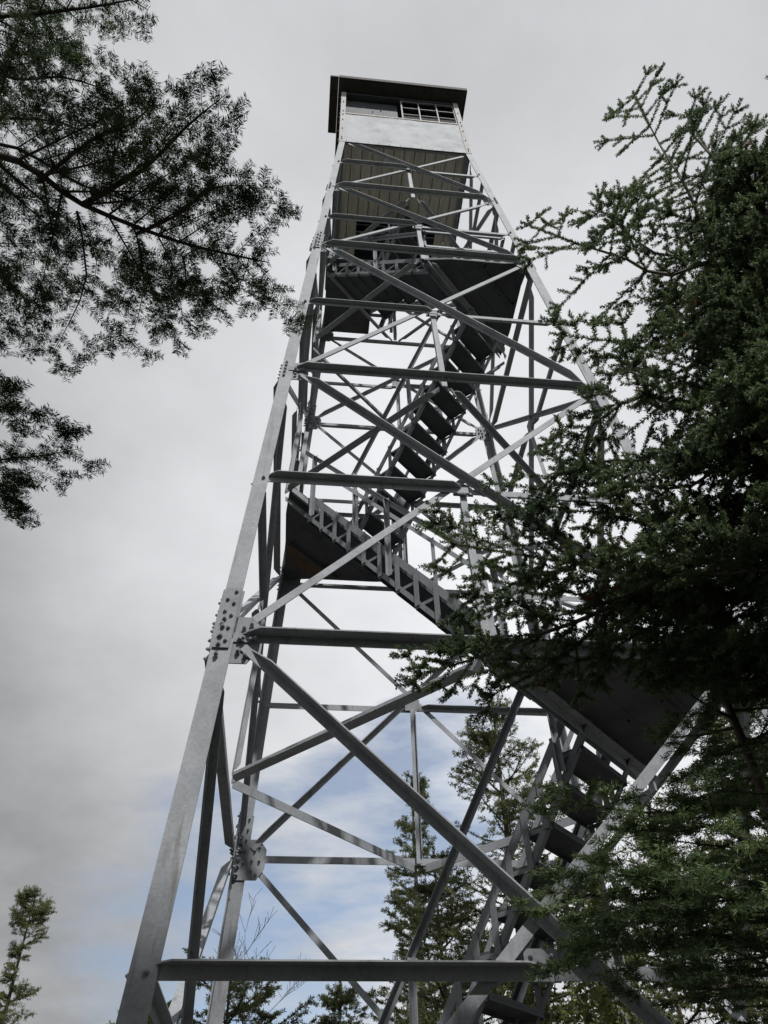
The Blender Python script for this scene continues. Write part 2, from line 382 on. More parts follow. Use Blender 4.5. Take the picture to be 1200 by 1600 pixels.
# floor frame beams
for k in range(4):
    MB().angle(NN[k]*(CW-.03)-EE[k]*(CW-.09)+V((0,0,ZF-.004)), NN[k]*(CW-.03)+EE[k]*(CW-.09)+V((0,0,ZF-.004)), -UP, -NN[k], .10, .06, .008, 0).obj('floor_beam', M['steel'], cab)
pw = .16; x = -CW+.04; nb = int((2*CW-.08)/pw)
hatch = (-.57, .55, .14)
fl = MB()
bw = (2*CW-.08)/nb
for j in range(nb):
    x0, x1 = x+j*bw+.006, x+(j+1)*bw-.006
    if x1 > hatch[0] and x0 < hatch[1]: segs = [(-CW+.04, hatch[2])]
    else: segs = [(-CW+.04, CW-.04)]
    for y0, y1 in segs:
        m = MB(); dz = random.uniform(-.003, .003)
        m.aabox((x0, y0, ZF+dz), (x1, y1, ZF+.032+dz)); m.obj('floor_board', M['plank'], cab)
for sx, sy in ((-1,-1),(1,-1),(1,1),(-1,1)):
    m = MB(); t = .008; a = .085
    rs = [[V((sx*(CW+.004-p), sy*(CW+.004-q), z)) for p, q in ((0,0),(a,0),(a,t),(t,t),(t,a),(0,a))] for z in (ZT+.022, ZH+.04)]
    m.rings(rs)
    for z in (14.42, 14.5, 14.9, 15.35, 15.62, 15.8, 16.3, 16.7):
        m.hexbolt((sx*(CW-.04), sy*(CW+.0045), z), (0,sy,0), .012); m.hexbolt((sx*(CW+.0045), sy*(CW-.04), z), (sx,0,0), .012)
    m.obj('corner_post', M['white'], cab)
for k in range(4):
    n, e = NN[k], EE[k]
    # sheet metal lower wall, slightly buckled grid
    m = MB(); nx, nz = 14, 6; P = []
    for yy in (0, 1):
        for a in range(nx+1):
            for b in range(nz+1):
                tt = -(CW-.07)+a*(2*CW-.14)/nx; z = ZT+.045+b*(ZS-ZT-.045)/nz
                d = random.uniform(-.003, .003) if yy == 0 else -.012
                P.append(n*(CW-.006+d)+e*tt+V((0,0,z)))
    q = (nx+1)*(nz+1); fs = []
    for yy in (0, 1):
        for a in range(nx):
            for b in range(nz):
                i0 = yy*q+a*(nz+1)+b; fs.append((i0, i0+nz+1, i0+nz+2, i0+1))
    m.add(P, fs)
    for a in range(12):
        tt = -(CW-.12)+a*(2*CW-.24)/11
        m.hexbolt(n*(CW-.002)+e*tt+V((0,0,ZT+.075)), n, .006, .005); m.hexbolt(n*(CW-.002)+e*tt+V((0,0,ZS-.03)), n, .006, .005)
    m.obj('wall_panel', M['sheet'], cab)
    m = MB()
    m.aabox((-1,-1,-1),(-1,-1,-1)) if False else None
    m.box(n*(CW-.03)+V((0,0,ZS+.02)), (e, n, UP), (CW-.09, .035, .018)); m.obj('window_sill', M['plank'], cab)
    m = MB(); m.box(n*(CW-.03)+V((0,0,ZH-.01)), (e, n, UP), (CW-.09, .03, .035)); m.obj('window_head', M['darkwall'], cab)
    # dark inner lining of the lower wall
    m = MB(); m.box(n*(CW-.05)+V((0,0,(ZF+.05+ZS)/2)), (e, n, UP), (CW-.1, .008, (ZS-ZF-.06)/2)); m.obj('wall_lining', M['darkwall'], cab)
    # windows: on the right half (seen from outside) a sash of 3 x 3 panes; the left half is open or boarded
    for half in (-1, 1):
        c0 = e*(half*(CW-.07)/2)+n*(CW-.04)+V((0,0,(ZS+ZH)/2)); hw = (CW-.07)/2-.006; hh = (ZH-ZS)/2-.045
        if k == 0 and half == -1: continue
        m = MB(); fw = .024
        for sgn in (-1, 1):
            m.box(c0+e*(sgn*(hw-fw/2)), (e, n, UP), (fw/2, .018, hh)); m.box(c0+V((0,0,sgn*(hh-fw/2))), (e, n, UP), (hw-fw, .018, fw/2))
        for j in (1, 2):
            m.box(c0+e*(-hw+2*hw*j/3), (e, n, UP), (.011, .014, hh-fw))
        for j in (1, 2):
            for c in range(3):
                ccx = -hw+2*hw*(c+.5)/3
                m.box(c0+e*ccx+V((0,0,-hh+2*hh*j/3)), (e, n, UP), (hw/3-.022, .009, .009))
        fo = m.obj('window', M['steel'], cab)
        MB().box(c0, (e, n, UP), (hw-fw, .002, hh-fw)).obj('window_pane', M['glass'], cab)
# half opened hinged shutter board in the left front opening, seen as the dark panel
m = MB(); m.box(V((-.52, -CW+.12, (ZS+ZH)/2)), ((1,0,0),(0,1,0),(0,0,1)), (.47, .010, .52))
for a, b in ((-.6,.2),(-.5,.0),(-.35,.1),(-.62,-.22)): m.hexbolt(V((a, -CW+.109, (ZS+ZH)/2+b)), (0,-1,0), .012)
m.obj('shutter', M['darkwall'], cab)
# ceiling and roof
MB().aabox((-CW+.02, -CW+.02, ZH+.042), (CW-.02, CW-.02, ZH+.06)).obj('ceiling', M['darkwall'], cab)
m = MB(); RW = 1.27; RL = 1.13
def rect(z, xl, h): hr = min(h, 1.20+h-RW); return [V((-xl, -h, z)), V((hr, -h, z)), V((hr, h, z)), V((-xl, h, z))]
m.rings([rect(ZH+.07, RL-.02, RW-.02), rect(ZH+.075, RL, RW), rect(ZH+.19, RL+.005, RW+.005), rect(ZH+.21, RL-.05, RW-.05), rect(ZH+.62, .06, .13), rect(ZH+.63, .02, .10)])
m.obj('roof', M['roof'], cab)
MB().aabox((-RL-.002, -RW-.028, ZH+.068), (1.226, -RW-.007, ZH+.192)).obj('fascia', M['roof'], cab)
MB().aabox((1.207, -RW-.003, ZH+.068), (1.228, RW+.004, ZH+.192)).obj('fascia', M['roof'], cab)
MB().aabox((-RL-.008, RW+.007, ZH+.068), (1.228, RW+.028, ZH+.192)).obj('fascia', M['roof'], cab)
# raised awning board over the left window
m = MB(); m.aabox((-RW-.02, -RW-.028, ZH+.072), (-RL-.008, -.33, ZH+.13)); m.obj('awning', M['roof'], cab)
# simple stool and map table inside (dim shapes seen through the hatch)

# ------------------------------------------------------------------ trees
class Plant:
    def __init__(s, seed): s.r = random.Random(seed); s.w = []; s.n = []
    def seg(s, a, b, r0, r1): s.w.append((*a, *b, r0, r1))
    def needle_seg(s, a, b, n, k=1.): s.n.append((*a, *b, *n, k))
    def twig(s, p, d, L, nrm, r, lvl, P):
        """one axis with side axes; lvl 0 = limb"""
        R = s.r.uniform
        step = P['step'][lvl]; ns = max(2, int(L/step)); st = L/ns
        p = V(p); d = V(d).normalized(); nrm = V(nrm)
        bend = V((R(-1,1), R(-1,1), R(-1,1)))*P['wig'][lvl]
        for i in range(ns):
            t0, t1 = i/ns, (i+1)/ns
            d = (d + bend*st + V((0,0,P['lift'][lvl]))*st*(t0-.3) + V((R(-1,1),R(-1,1),R(-1,1)))*P['jit']).normalized()
            q = p + d*st
            s.seg(p, q, r*(1-t0*.8), r*(1-t1*.8))
            rem = L*(1-t1)
            if rem < P['needle_len'][lvl]: s.needle_seg(p, q, nrm, 1)
            elif lvl >= 1 and R(0,1) < P.get('inner', .5): s.needle_seg(p, q, nrm, .6)
            if lvl < P['max'] and i >= P['bare'][lvl]*ns and i < ns-0:
                side = nrm.cross(d).normalized()
                for sg in ((-1, 1) if R(0,1) < P['pair'][lvl] else (s.r.choice((-1, 1)),)):
                    if R(0,1) > P['dens'][lvl]: continue
                    l2 = P['ratio'][lvl]*(rem*.8+L*P['base'][lvl])*R(.65, 1.15)
                    l2 = min(l2, P['cap'][lvl])
                    if l2 < P['minl']: l2 = P['minl']
                    ang = math.radians(R(42, 62))
                    d2 = d*math.cos(ang)+side*(sg*math.sin(ang))+nrm*R(-P['out'],P['out'])
                    n2 = (nrm+V((R(-1,1),R(-1,1),R(-1,1)))*P.get('twist', .35)).normalized()
                    s.twig(q, d2, l2, n2, r*(1-t1*.8)*.55, lvl+1, P)
            p = q
        # terminal buds / three-pronged tip
        if lvl < P['max'] and P.get('prong', True):
            side = nrm.cross(d).normalized()
            for sg in (-1, 0, 1):
                d2 = (d+side*sg*.8).normalized(); q = p+d2*P['minl']*R(.7,1.2)
                s.seg(p, q, r*.2, r*.15); s.needle_seg(p, q, nrm, 1)
    def limb(s, pts, r, P, L0=None, nrm=(0,0,1)):
        """guided limb through given points: grows side axes along it"""
        pts = [V(p) for p in pts]; tot = sum((b-a).length for a, b in zip(pts, pts[1:])); acc = 0
        R = s.r.uniform; nrm = V(nrm)
        # catmull-rom resample
        C = []
        for i in range(len(pts)-1):
            p0 = pts[max(i-1,0)]; p1 = pts[i]; p2 = pts[i+1]; p3 = pts[min(i+2,len(pts)-1)]
            n = max(2, int((p2-p1).length/P['step'][0]))
            for j in range(n):
                t = j/n
                C.append(.5*((2*p1)+(-p0+p2)*t+(2*p0-5*p1+4*p2-p3)*t*t+(-p0+3*p1-3*p2+p3)*t**3))
        C.append(pts[-1]); nC = len(C)-1; tot = sum((b-a).length for a, b in zip(C, C[1:]))
        for i in range(nC):
            a, b = C[i], C[i+1]; d = (b-a).normalized(); acc += (b-a).length; t = acc/tot; rem = tot-acc
            s.seg(a, b, r*(1-.8*i/nC), r*(1-.8*(i+1)/nC))
            if rem < P['needle_len'][0]: s.needle_seg(a, b, nrm, 1)
            if abs(d.dot(V((0,0,1)))) > .8 and abs(nrm.z) > .5: nrm = V((CX-a.x, CY-a.y, 0)).normalized()
            side = nrm.cross(d).normalized()
            for sg in (-1, 1):
                if t < P['bare'][0] or R(0,1) > P['dens'][0]: continue
                l2 = min(P['ratio'][0]*(rem*.85+tot*P['base'][0])*R(.7,1.15), P['cap'][0]); l2 = max(l2, P['minl'])
                ang = math.radians(R(42, 64))
                d2 = d*math.cos(ang)+side*(sg*math.sin(ang))+nrm*R(-P['out'],P['out'])
                n2 = (nrm+V((R(-1,1),R(-1,1),R(-1,1)))*P.get('twist', .35)).normalized()
                s.twig(b, d2, l2, n2, r*(1-.8*t)*.5, 1, P)
        side = nrm.cross(d).normalized()
        for sg in (-1, 0, 1):
            d2 = (d+side*sg*.8).normalized(); q = C[-1]+d2*P['minl']; s.seg(C[-1], q, r*.15, r*.1); s.needle_seg(C[-1], q, nrm, 1)
    def wood_obj(s, name, mat, parent, rmin=.0012):
        A = np.array(s.w, dtype=np.float64); a, b = A[:,0:3], A[:,3:6]; r0 = np.maximum(A[:,6], rmin); r1 = np.maximum(A[:,7], rmin)
        d = b-a; d /= np.maximum(np.linalg.norm(d, axis=1, keepdims=True), 1e-9)
        ref = np.where(np.abs(d[:,2:3]) < .9, np.array([[0,0,1.]]), np.array([[1.,0,0]]))
        u = np.cross(d, ref); u /= np.linalg.norm(u, axis=1, keepdims=True); v = np.cross(d, u)
        big = r0 > .012
        VS = []; FS = []; base = 0
        for msk, n in ((big, 8), (~big, 3)):
            if not msk.any(): continue
            k = int(msk.sum()); th = np.arange(n)*2*np.pi/n
            cs = np.cos(th)[None,:,None]; sn = np.sin(th)[None,:,None]
            ring = u[msk][:,None,:]*cs+v[msk][:,None,:]*sn
            va = a[msk][:,None,:]-d[msk][:,None,:]*.2*r0[msk][:,None,None]+ring*r0[msk][:,None,None]; vb = b[msk][:,None,:]+ring*r1[msk][:,None,None]
            vv = np.concatenate([va, vb], 1).reshape(-1,3)
            i = np.arange(n); q = np.stack([i, (i+1)%n, n+(i+1)%n, n+i], 1)
            f = (q[None]+(np.arange(k)*2*n)[:,None,None]).reshape(-1,4)+base
            VS.append(vv); FS.append(f); base += len(vv)
        return mesh_np(name, np.concatenate(VS), np.concatenate(FS), mat, parent)
    def needles_obj(s, name, mat, parent, per_m=500, ln=.024, wd=.002, flat=.75, fwd=.55, drop=0.):
        A = np.array(s.n); a, b, nr, kk = A[:,0:3], A[:,3:6], A[:,6:9], A[:,9]
        L = np.linalg.norm(b-a, axis=1); cnt = np.maximum(1, np.round(L*per_m*kk+rng.random(len(L))-.5)).astype(int)
        idx = np.repeat(np.arange(len(A)), cnt); n = len(idx)
        t = rng.random(n)[:,None]; d = (b-a)/np.maximum(L,1e-6)[:,None]; p = a[idx]+(b-a)[idx]*t; d = d[idx]; nr = nr[idx]
        sd = np.cross(nr, d); sd /= np.maximum(np.linalg.norm(sd,axis=1,keepdims=True),1e-6); up = np.cross(d, sd)
        sg = np.where(rng.random(n) < .5, -1, 1)[:,None]
        th = rng.normal(0, 1, n)[:,None]*(1.5*(1-flat)+.12)+ (rng.random(n)[:,None] < (1-flat))*rng.uniform(-1.6,1.6,n)[:,None]
        rad = sd*sg*np.cos(th)+up*np.sin(th)
        dr = rad+d*fwd*rng.uniform(.6,1.4,n)[:,None]+rng.normal(0,.07,(n,3)); dr[:,2] -= drop
        dr /= np.linalg.norm(dr,axis=1,keepdims=True)
        l = ln*rng.uniform(.7,1.15,n)[:,None]
        wv = np.cross(dr, rng.normal(0,1,(n,3))); wv /= np.maximum(np.linalg.norm(wv,axis=1,keepdims=True),1e-6); wv *= wd/2
        vs = np.empty((n,4,3)); vs[:,0] = p-wv*.5; vs[:,1] = p+dr*l*.45+wv; vs[:,2] = p+dr*l; vs[:,3] = p+dr*l*.45-wv
        f = np.arange(n*4).reshape(n,4)
        return mesh_np(name, vs.reshape(-1,3), f, mat, parent)
def mesh_np(name, vs, fs, mat, parent):
    k = fs.shape[1]; me = bpy.data.meshes.new(name)
    me.vertices.add(len(vs)); me.vertices.foreach_set('co', vs.astype(np.float32).ravel())
    me.loops.add(fs.size); me.loops.foreach_set('vertex_index', fs.astype(np.int32).ravel())
    me.polygons.add(len(fs)); me.polygons.foreach_set('loop_start', (np.arange(len(fs))*k).astype(np.int32))
    me.materials.append(mat); me.update(calc_edges=True); me.validate()
    o = bpy.data.objects.new(name, me); col.objects.link(o); o.parent = parent
    return o

CX, CY, CZ = -1.0687, -5.2820, 1.5791
NEAR = dict(step=[.078,.058,.03], wig=[.2,.2,.1], lift=[.0,.05,.0], jit=.007, needle_len=[.3,.4,.4], inner=1.0, bare=[.10,.06,0], pair=[.97,.95,0], dens=[.80,.72,0],
            ratio=[.62,.5,.4], base=[.25,.12,.1], cap=[.50,.18,.12], minl=.06, out=.09, max=2, twist=.13)
def root_trunk(pl, x, y, z0, z1, r, lean=(0,0), n=14):
    pts = [V((x+lean[0]*t+.03*math.sin(5*t+x), y+lean[1]*t+.03*math.cos(4*t), z0+(z1-z0)*t)) for t in [i/n for i in range(n+1)]]
    for i in range(n): pl.seg(pts[i], pts[i+1], r*(1-.93*i/n), r*(1-.93*(i+1)/n))
    return pts
def trunk_at(pts, z):
    for a, b in zip(pts, pts[1:]):
        if a.z <= z <= b.z: return a.lerp(b, (z-a.z)/(b.z-a.z))
    return pts[-1].copy() if z > pts[-1].z else pts[0].copy()
def build_tree(name, label, cat, base, pl, wood, leafmat, group=None, trunkpl=None, **kw):
    e = empty(name, (0,0,0), label, cat, group)
    if trunkpl: trunkpl.wood_obj('trunk', wood, e)
    pl.wood_obj('branches', wood, e)
    if pl.n: pl.needles_obj('crown', leafmat, e, **kw)
    return e
def ray(x, y, dist=None, z=None, hd=None):
    """a point of the real scene seen from where the photographer stood, at a chosen distance or height"""
    f = 1185.; R = RC
    d = V(((x-600)/f, -(y-800)/f, 1.)); D = V((R[0][0]*d.x+R[1][0]*d.y+R[2][0]*d.z, R[0][1]*d.x+R[1][1]*d.y+R[2][1]*d.z, R[0][2]*d.x+R[1][2]*d.y+R[2][2]*d.z))
    if z is not None: t = (z-CZ)/D.z
    elif hd is not None: t = hd/math.hypot(D.x, D.y)
    else: t = dist/D.length
    return V((CX, CY, CZ))+D*t
YAW, PIT, ROL = .123698968, .797128018, -.0327894123
fw = V((math.sin(YAW)*math.cos(PIT), math.cos(YAW)*math.cos(PIT), math.sin(PIT))); rt = V((math.cos(YAW), -math.sin(YAW), 0)); up0 = rt.cross(fw)
RC = [rt*math.cos(ROL)+up0*math.sin(ROL), -rt*math.sin(ROL)+up0*math.cos(ROL), fw]

# --- fir on the left, its limbs reaching over the camera
pl = Plant(3); tp_ = Plant(4)
tk = root_trunk(tp_, CX-1.85, CY+.98, 0, 7.6, .11, (.1,.05))
def T(z): return trunk_at(tk, z)
def lp(*q): return [ray(x, y, z=z) for x, y, z in q]
firlimbs = [
 ([T(3.95)]+lp((-30,235,4.05),(130,320,4.12),(280,378,4.12),(395,405,4.05)), .020, .95),
 (lp((130,320,4.12),(225,265,4.2),(290,200,4.22),(335,162,4.24)), .012, .62),
 (lp((60,285,4.1),(150,215,4.2),(205,195,4.25),(235,165,4.27)), .010, .6),
 (lp((215,365,4.12),(280,335,4.1),(330,295,4.1),(370,290,4.1)), .008, .75),
 (lp((120,330,4.1),(135,430,4.0),(110,500,3.95),(85,545,3.92)), .005, .75),
 (lp((215,375,4.1),(225,450,4.0),(205,530,3.92)), .0045, .7),
 (lp((285,400,4.1),(290,440,4.0),(265,505,3.95)), .0045, .7),
 (lp((360,420,4.1),(375,450,4.0),(330,470,3.97)), .004, .7),
 ([T(4.3)]+lp((-60,330,4.2),(0,420,4.1),(40,470,4.05)), .014, .8),
 ([T(4.1)]+lp((-90,420,4.0),(-30,470,3.95),(10,505,3.9)), .012, .7),
 ([T(4.5)]+lp((-60,40,4.7),(60,22,4.75),(140,12,4.75),(205,0,4.75)), .018, .55),
 ([T(4.6)]+lp((-50,110,4.6),(30,125,4.6),(95,120,4.6),(150,135,4.6)), .014, .7),
 ([T(4.4)]+lp((-50,180,4.5),(20,185,4.45),(90,190,4.4),(150,215,4.4)), .012, .7),
 ([T(5.0)]+lp((-60,-40,5.1),(40,-30,5.1),(120,30,5.1)), .014, .8),
 ([T(3.3)]+lp((-90,765,3.42),(-20,722,3.45),(50,714,3.47),(98,706,3.48)), .010, .5),
 (lp((-60,745,3.42),(-25,745,3.4),(0,755,3.38),(18,765,3.37)), .007, .5),
 ([T(3.4)]+lp((-80,640,3.5),(-30,645,3.5),(0,640,3.5),(22,635,3.5)), .008, .35),
]
more = []
for q_, r_, c_ in firlimbs[:12]:
    for rep in range(1):
        o_ = V((random.uniform(-.05,.05), random.uniform(-.06,.06), random.uniform(.12,.3)))
        more.append(([p+o_*(j/(len(q_)-1)) for j, p in enumerate(q_)][:max(3, len(q_)-(1 if len(q_) > 3 else 0))], r_*.6, c_*.8))
for pts, r, sc_ in firlimbs+more:
    P = dict(NEAR); P['cap'] = [.42*sc_, .15*sc_, .1]; P['ratio'] = [.6*sc_, .5, .4]
    pl.limb(pts, r, P)
# limbs on the sides of the fir away from the photo keep the tree whole
for i in range(26):
    z = 2.6+i*.19; a = random.uniform(2.3, 5.2); L = max(.35, 1.5*(1-(z-2.2)/5.8))
    p = T(z); d = V((math.cos(a), math.sin(a), random.uniform(-.1,.25)))
    P = dict(NEAR); P['step'] = [.1,.07,.05]
    pl.limb([p, p+d*L*.5, p+d*L+V((0,0,-.08))], .016, P)
build_tree('fir_tree', 'dark fir at the left edge with flat needle sprays reaching over towards the tower', 'fir tree', None, pl, M['bark'], M['fir'], trunkpl=tp_, per_m=880, ln=.021, wd=.0026, flat=.93, fwd=.4)

def join_to_trunk(pl, p, r):
    # a bare stretch of wood from the trunk to where a guided bough begins, unless it forks from another bough
    for a in pl.w:
        if (V(a[0:3])-p).length < .07: return
    q = T(p.z-.12); mid = q.lerp(p, .5)-V((0,0,.03))
    pl.seg(q, mid, r*1.3, r*1.15); pl.seg(mid, p, r*1.15, r)

# --- big dark spruce at the right
pl = Plant(8); tp_ = Plant(9)
TX, TY = CX+1.85, CY+1.20
tk = root_trunk(tp_, TX, TY, 0, 5.75, .070, (.0,.0), 20)
SP = dict(step=[.066,.055,.035], wig=[.25,.2,.1], lift=[.2,.1,0], jit=.006, needle_len=[.4,.4,.4], inner=1.0, bare=[.08,.04,0], pair=[.97,.95,0], dens=[.88,.78,0],
          ratio=[.55,.5,.4], base=[.22,.12,.1], cap=[.42,.17,.11], minl=.07, out=.35, max=2, twist=.5)
def sl(*q): return [ray(x, y, hd=h) for x, y, h in q]
spr = [
 (sl((1120,420,2.2),(1075,300,2.12),(1030,225,2.14),(992,150,2.15)), .012, .5),
 (sl((1150,400,2.2),(1130,290,2.25),(1105,235,2.3),(1076,182,2.3)), .010, .5),
 (sl((1190,400,2.2),(1175,300,2.3),(1160,250,2.3),(1150,215,2.3)), .010, .5),
 (sl((1260,400,2.2),(1225,300,2.3),(1205,250,2.3)), .010, .7),
 ([T(4.6)]+sl((1050,430,2.1),(980,405,2.0),(900,380,1.95),(826,352,1.9)), .012, .62),
 ([T(4.7)]+sl((1060,400,2.1),(1000,380,2.0),(960,345,2.0),(940,330,1.95)), .010, .7),
 ([T(4.2)]+sl((1050,540,2.1),(980,535,2.0),(930,530,1.9),(885,524,1.85)), .009, .35),
 ([T(4.0)]+sl((1080,640,2.1),(1000,620,2.0),(945,650,1.95),(905,680,1.95)), .012, .7),
 ([T(3.8)]+sl((1080,760,2.1),(1000,720,2.1),(900,730,2.1),(846,762,2.1)), .012, .85),
 ([T(4.0)]+sl((1110,560,2.1),(1030,590,2.1),(980,570,2.0)), .012, .8),
 ([T(3.9)]+sl((1130,830,2.3),(1037,900,2.3),(900,880,2.35),(800,865,2.4),(712,850,2.4)), .020, .75),
 (sl((1130,830,2.3),(1110,890,2.3),(1060,960,2.4),(960,1000,2.5)), .012, .9),
 (sl((1037,900,2.3),(930,960,2.4),(820,1000,2.45),(740,1030,2.5),(660,1052,2.5)), .014, .8),
 (sl((960,950,2.4),(900,1010,2.45),(820,1060,2.5),(770,1085,2.5)), .010, .8),
 (sl((900,890,2.35),(830,900,2.4),(770,930,2.4),(725,960,2.4)), .009, .8),
 (sl((1110,850,2.3),(1010,820,2.3),(930,800,2.3),(860,800,2.3)), .010, .9),
 (sl((1150,780,2.3),(1090,800,2.2),(1000,760,2.2),(950,790,2.2)), .010, .9),
 (sl((1250,840,2.3),(1180,900,2.4),(1120,960,2.4),(1050,1010,2.4)), .012, 1.0),
 (sl((1300,950,2.4),(1200,1000,2.4),(1120,1030,2.4),(1050,1040,2.4)), .012, .9),
 (sl((1100,930,2.4),(1020,980,2.45),(940,1020,2.5),(880,1040,2.5)), .010, .9),
 (sl((1250,560,2.0),(1180,620,2.0),(1110,660,1.95)), .010, 1.0),
 (sl((1290,700,2.2),(1200,740,2.2),(1150,700,2.1),(1080,720,2.1)), .010, 1.0),
]
for q_, (pts, r, s_) in enumerate(spr):
    P = dict(SP); P['cap'] = [.40*s_, .15, .1]; P['ratio'] = [.6*s_, .5, .4]
    if q_ < 5: P['step'] = [.11,.075,.035]; P['out'] = .6; P['dens'] = [.95,.75,0]; P['cap'] = [.30*s_/.55, .12, .08]
    if (pts[0]-T(pts[0].z)).length > .02: join_to_trunk(pl, pts[0], r)
    pl.limb(pts, r, P)
for i in range(130):
    z = 2.7+(i/130)*2.25; a = random.uniform(0, 2*math.pi)
    az = math.degrees(math.atan2(math.cos(a), math.sin(a)))      # compass azimuth of the limb
    L = .22+1.05*(6.6-z)/3.6*random.uniform(.8,1.1)
    tocam = math.cos(a-math.atan2(CY-TY, CX-TX))
    if tocam > .2: L *= .38
    if z > 3.7 and (az < 20): L *= .62
    p = T(z); d = V((math.cos(a), math.sin(a), random.uniform(.05,.4)))
    q = p+d*L
    P = dict(SP); P['cap'] = [.38,.15,.1]
    if tocam < -.2: P['step'] = [.08,.06,.045]
    pl.limb([p, p+d*L*.5+V((0,0,-.04*L)), q], .012, P)
build_tree('spruce_tree', 'big dense dark spruce at the right, its boughs hanging in front of the tower', 'spruce tree', None, pl, M['bark'], M['spruce'], trunkpl=tp_, per_m=1250, ln=.0165, wd=.0042, flat=.15, fwd=.75)

# --- fresh green fir low at the right
pl = Plant(12); tp_ = Plant(13)
FX, FY = CX+1.62, CY+2.42
tk = root_trunk(tp_, FX, FY, 0, 3.75, .06)
ff = [
 ([T(2.75)]+sl((1120,1265,2.6),(1000,1270,2.5),(920,1258,2.4),(868,1250,2.35)), .010, .5),
 ([T(2.35)]+sl((1120,1400,2.5),(1010,1405,2.35),(930,1400,2.3),(868,1394,2.25)), .012, .7),
 (sl((1060,1400,2.4),(1010,1385,2.35),(955,1345,2.3)), .008, .7),
 ([T(2.2)]+sl((1120,1460,2.5),(1020,1470,2.35),(950,1480,2.3),(900,1495,2.25)), .012, .7),
 ([T(2.3)]+sl((1180,1380,2.3),(1120,1370,2.2),(1050,1350,2.2)), .008, .8),
 ([T(2.5)]+sl((1170,1330,2.5),(1100,1320,2.4),(1020,1310,2.4)), .008, .7),
 (sl((1100,1400,2.4),(1040,1370,2.3),(995,1375,2.25),(950,1362,2.2)), .008, .7),
 (sl((1150,1430,2.4),(1080,1440,2.3),(1010,1440,2.2),(930,1450,2.15)), .010, .75),
 (sl((1180,1330,2.4),(1120,1290,2.35),(1060,1300,2.3),(1000,1290,2.3)), .008, .9),
 (sl((1230,1240,2.4),(1180,1240,2.35),(1130,1235,2.3),(1080,1250,2.3)), .008, .9),
 (sl((1230,1420,2.2),(1180,1410,2.2),(1130,1440,2.15),(1090,1480,2.1)), .008, .9),
 (sl((1230,1540,2.2),(1160,1540,2.2),(1080,1545,2.15),(1000,1530,2.1)), .010, .9),
 (sl((1230,1340,2.2),(1190,1330,2.2),(1150,1350,2.15),(1110,1390,2.1)), .008, .9),
 ([T(2.1)]+sl((1180,1480,2.3),(1120,1440,2.2),(1060,1420,2.1)), .010, .9),
 ([T(2.9)]+sl((1180,1160,2.6),(1120,1180,2.6),(1090,1200,2.5)), .008, .8),
 ([T(3.1)]+sl((1190,1060,2.7),(1140,1080,2.6),(1110,1110,2.6)), .008, .8),
]
for pts, r, s_ in ff:
    P = dict(NEAR); P['cap'] = [.36*s_, .13, .1]; P['ratio'] = [.6*s_, .5, .4]; P['lift'] = [.2,.1,0]
    if (pts[0]-T(pts[0].z)).length > .02: join_to_trunk(pl, pts[0], r)
    pl.limb(pts, r, P)
for i in range(60):
    z = 1.5+(i/60)*2.1; a = random.uniform(0, 2*math.pi); L = .25+.75*(3.8-z)/2.2*random.uniform(.7,1.1)
    tocam = math.cos(a-math.atan2(CY-FY, CX-FX))
    if math.cos(a) < -.3: L *= .55
    p = T(z); d = V((math.cos(a), math.sin(a), random.uniform(.0,.3)))
    P = dict(NEAR); P['cap'] = [.3,.13,.1]
    pl.limb([p, p+d*L*.5, p+d*L+V((0,0,.03))], .009, P)
build_tree('fir_tree', 'young bright green fir low at the right, its boughs in front of the lowest stairs', 'fir tree', None, pl, M['bark'], M['firgreen'], trunkpl=tp_, per_m=760, ln=.021, wd=.0029, flat=.8, fwd=.5)

# --- trees behind the tower
FARP = dict(step=[.16,.13,.1], wig=[.3,.6,.5], lift=[.5,.2,0], jit=.06, needle_len=[.9,.6,.4], inner=.8, bare=[.18,.05,0], pair=[.9,.7,0], dens=[.85,.75,0],
            ratio=[.5,.5,.4], base=[.2,.15,.1], cap=[.55,.24,.16], minl=.08, out=.3, max=2, twist=.5)
def far_conifer(label, az, dist, top, maxr, seed, z0=1.2, whorl=.26, per=5, name='spruce_tree', sparse=None, group='conifers behind the tower', mat='farneedle', lens=(.038,.0085), shape=1.0, per_m=260, droop=-.05, capk=.45, Lmin=.10, lean=None):
    pl = Plant(seed); tpl = Plant(seed+1); r = random.Random(seed+2)
    x = CX+dist*math.sin(math.radians(az)); y = CY+dist*math.cos(math.radians(az))
    tk = root_trunk(tpl, x, y, 0, top, .02+top*.011, lean or (r.uniform(-.1,.1), 0))
    z = z0
    while z < top-.08:
        t = (z-z0)/(top-z0)
        L = maxr*(1-t)**shape+Lmin
        nb = per
        if sparse:
            for lo, hi, k, nn in sparse:
                if lo <= t < hi: L *= k; nb = nn
        for j in range(nb):
            a = r.uniform(0, 2*math.pi); l = L*r.uniform(.6,1.1)
            p = trunk_at(tk, z+r.uniform(-.08,.08)); d = V((math.cos(a), math.sin(a), r.uniform(-.1,.25)+.5*t))
            P = dict(FARP); P['cap'] = [min(.55, l*capk), .22, .15]
            pl.limb([p, p+d*l*.55+V((0,0,droop*l)), p+d*l+V((0,0,.05*l))], .008+.01*l, P)
        z += whorl*r.uniform(.8,1.2)
    for k in range(3):
        tpt = trunk_at(tk, top); pl.needle_seg(tpt-V((0,0,.3)), tpt+V((0,0,.08)), V((1,0,0)), 1.2)
    return build_tree(name, label, 'spruce tree', None, pl, M['bark'], M[mat], group, trunkpl=tpl, per_m=per_m, ln=lens[0], wd=lens[1], flat=.2, fwd=.8)
far_conifer('tall loose spruce behind the tower, rising right of centre beside the lowest stairs', 15.2, 8.6, 6.85, 1.6, 21, z0=1.5, per=6, per_m=210)
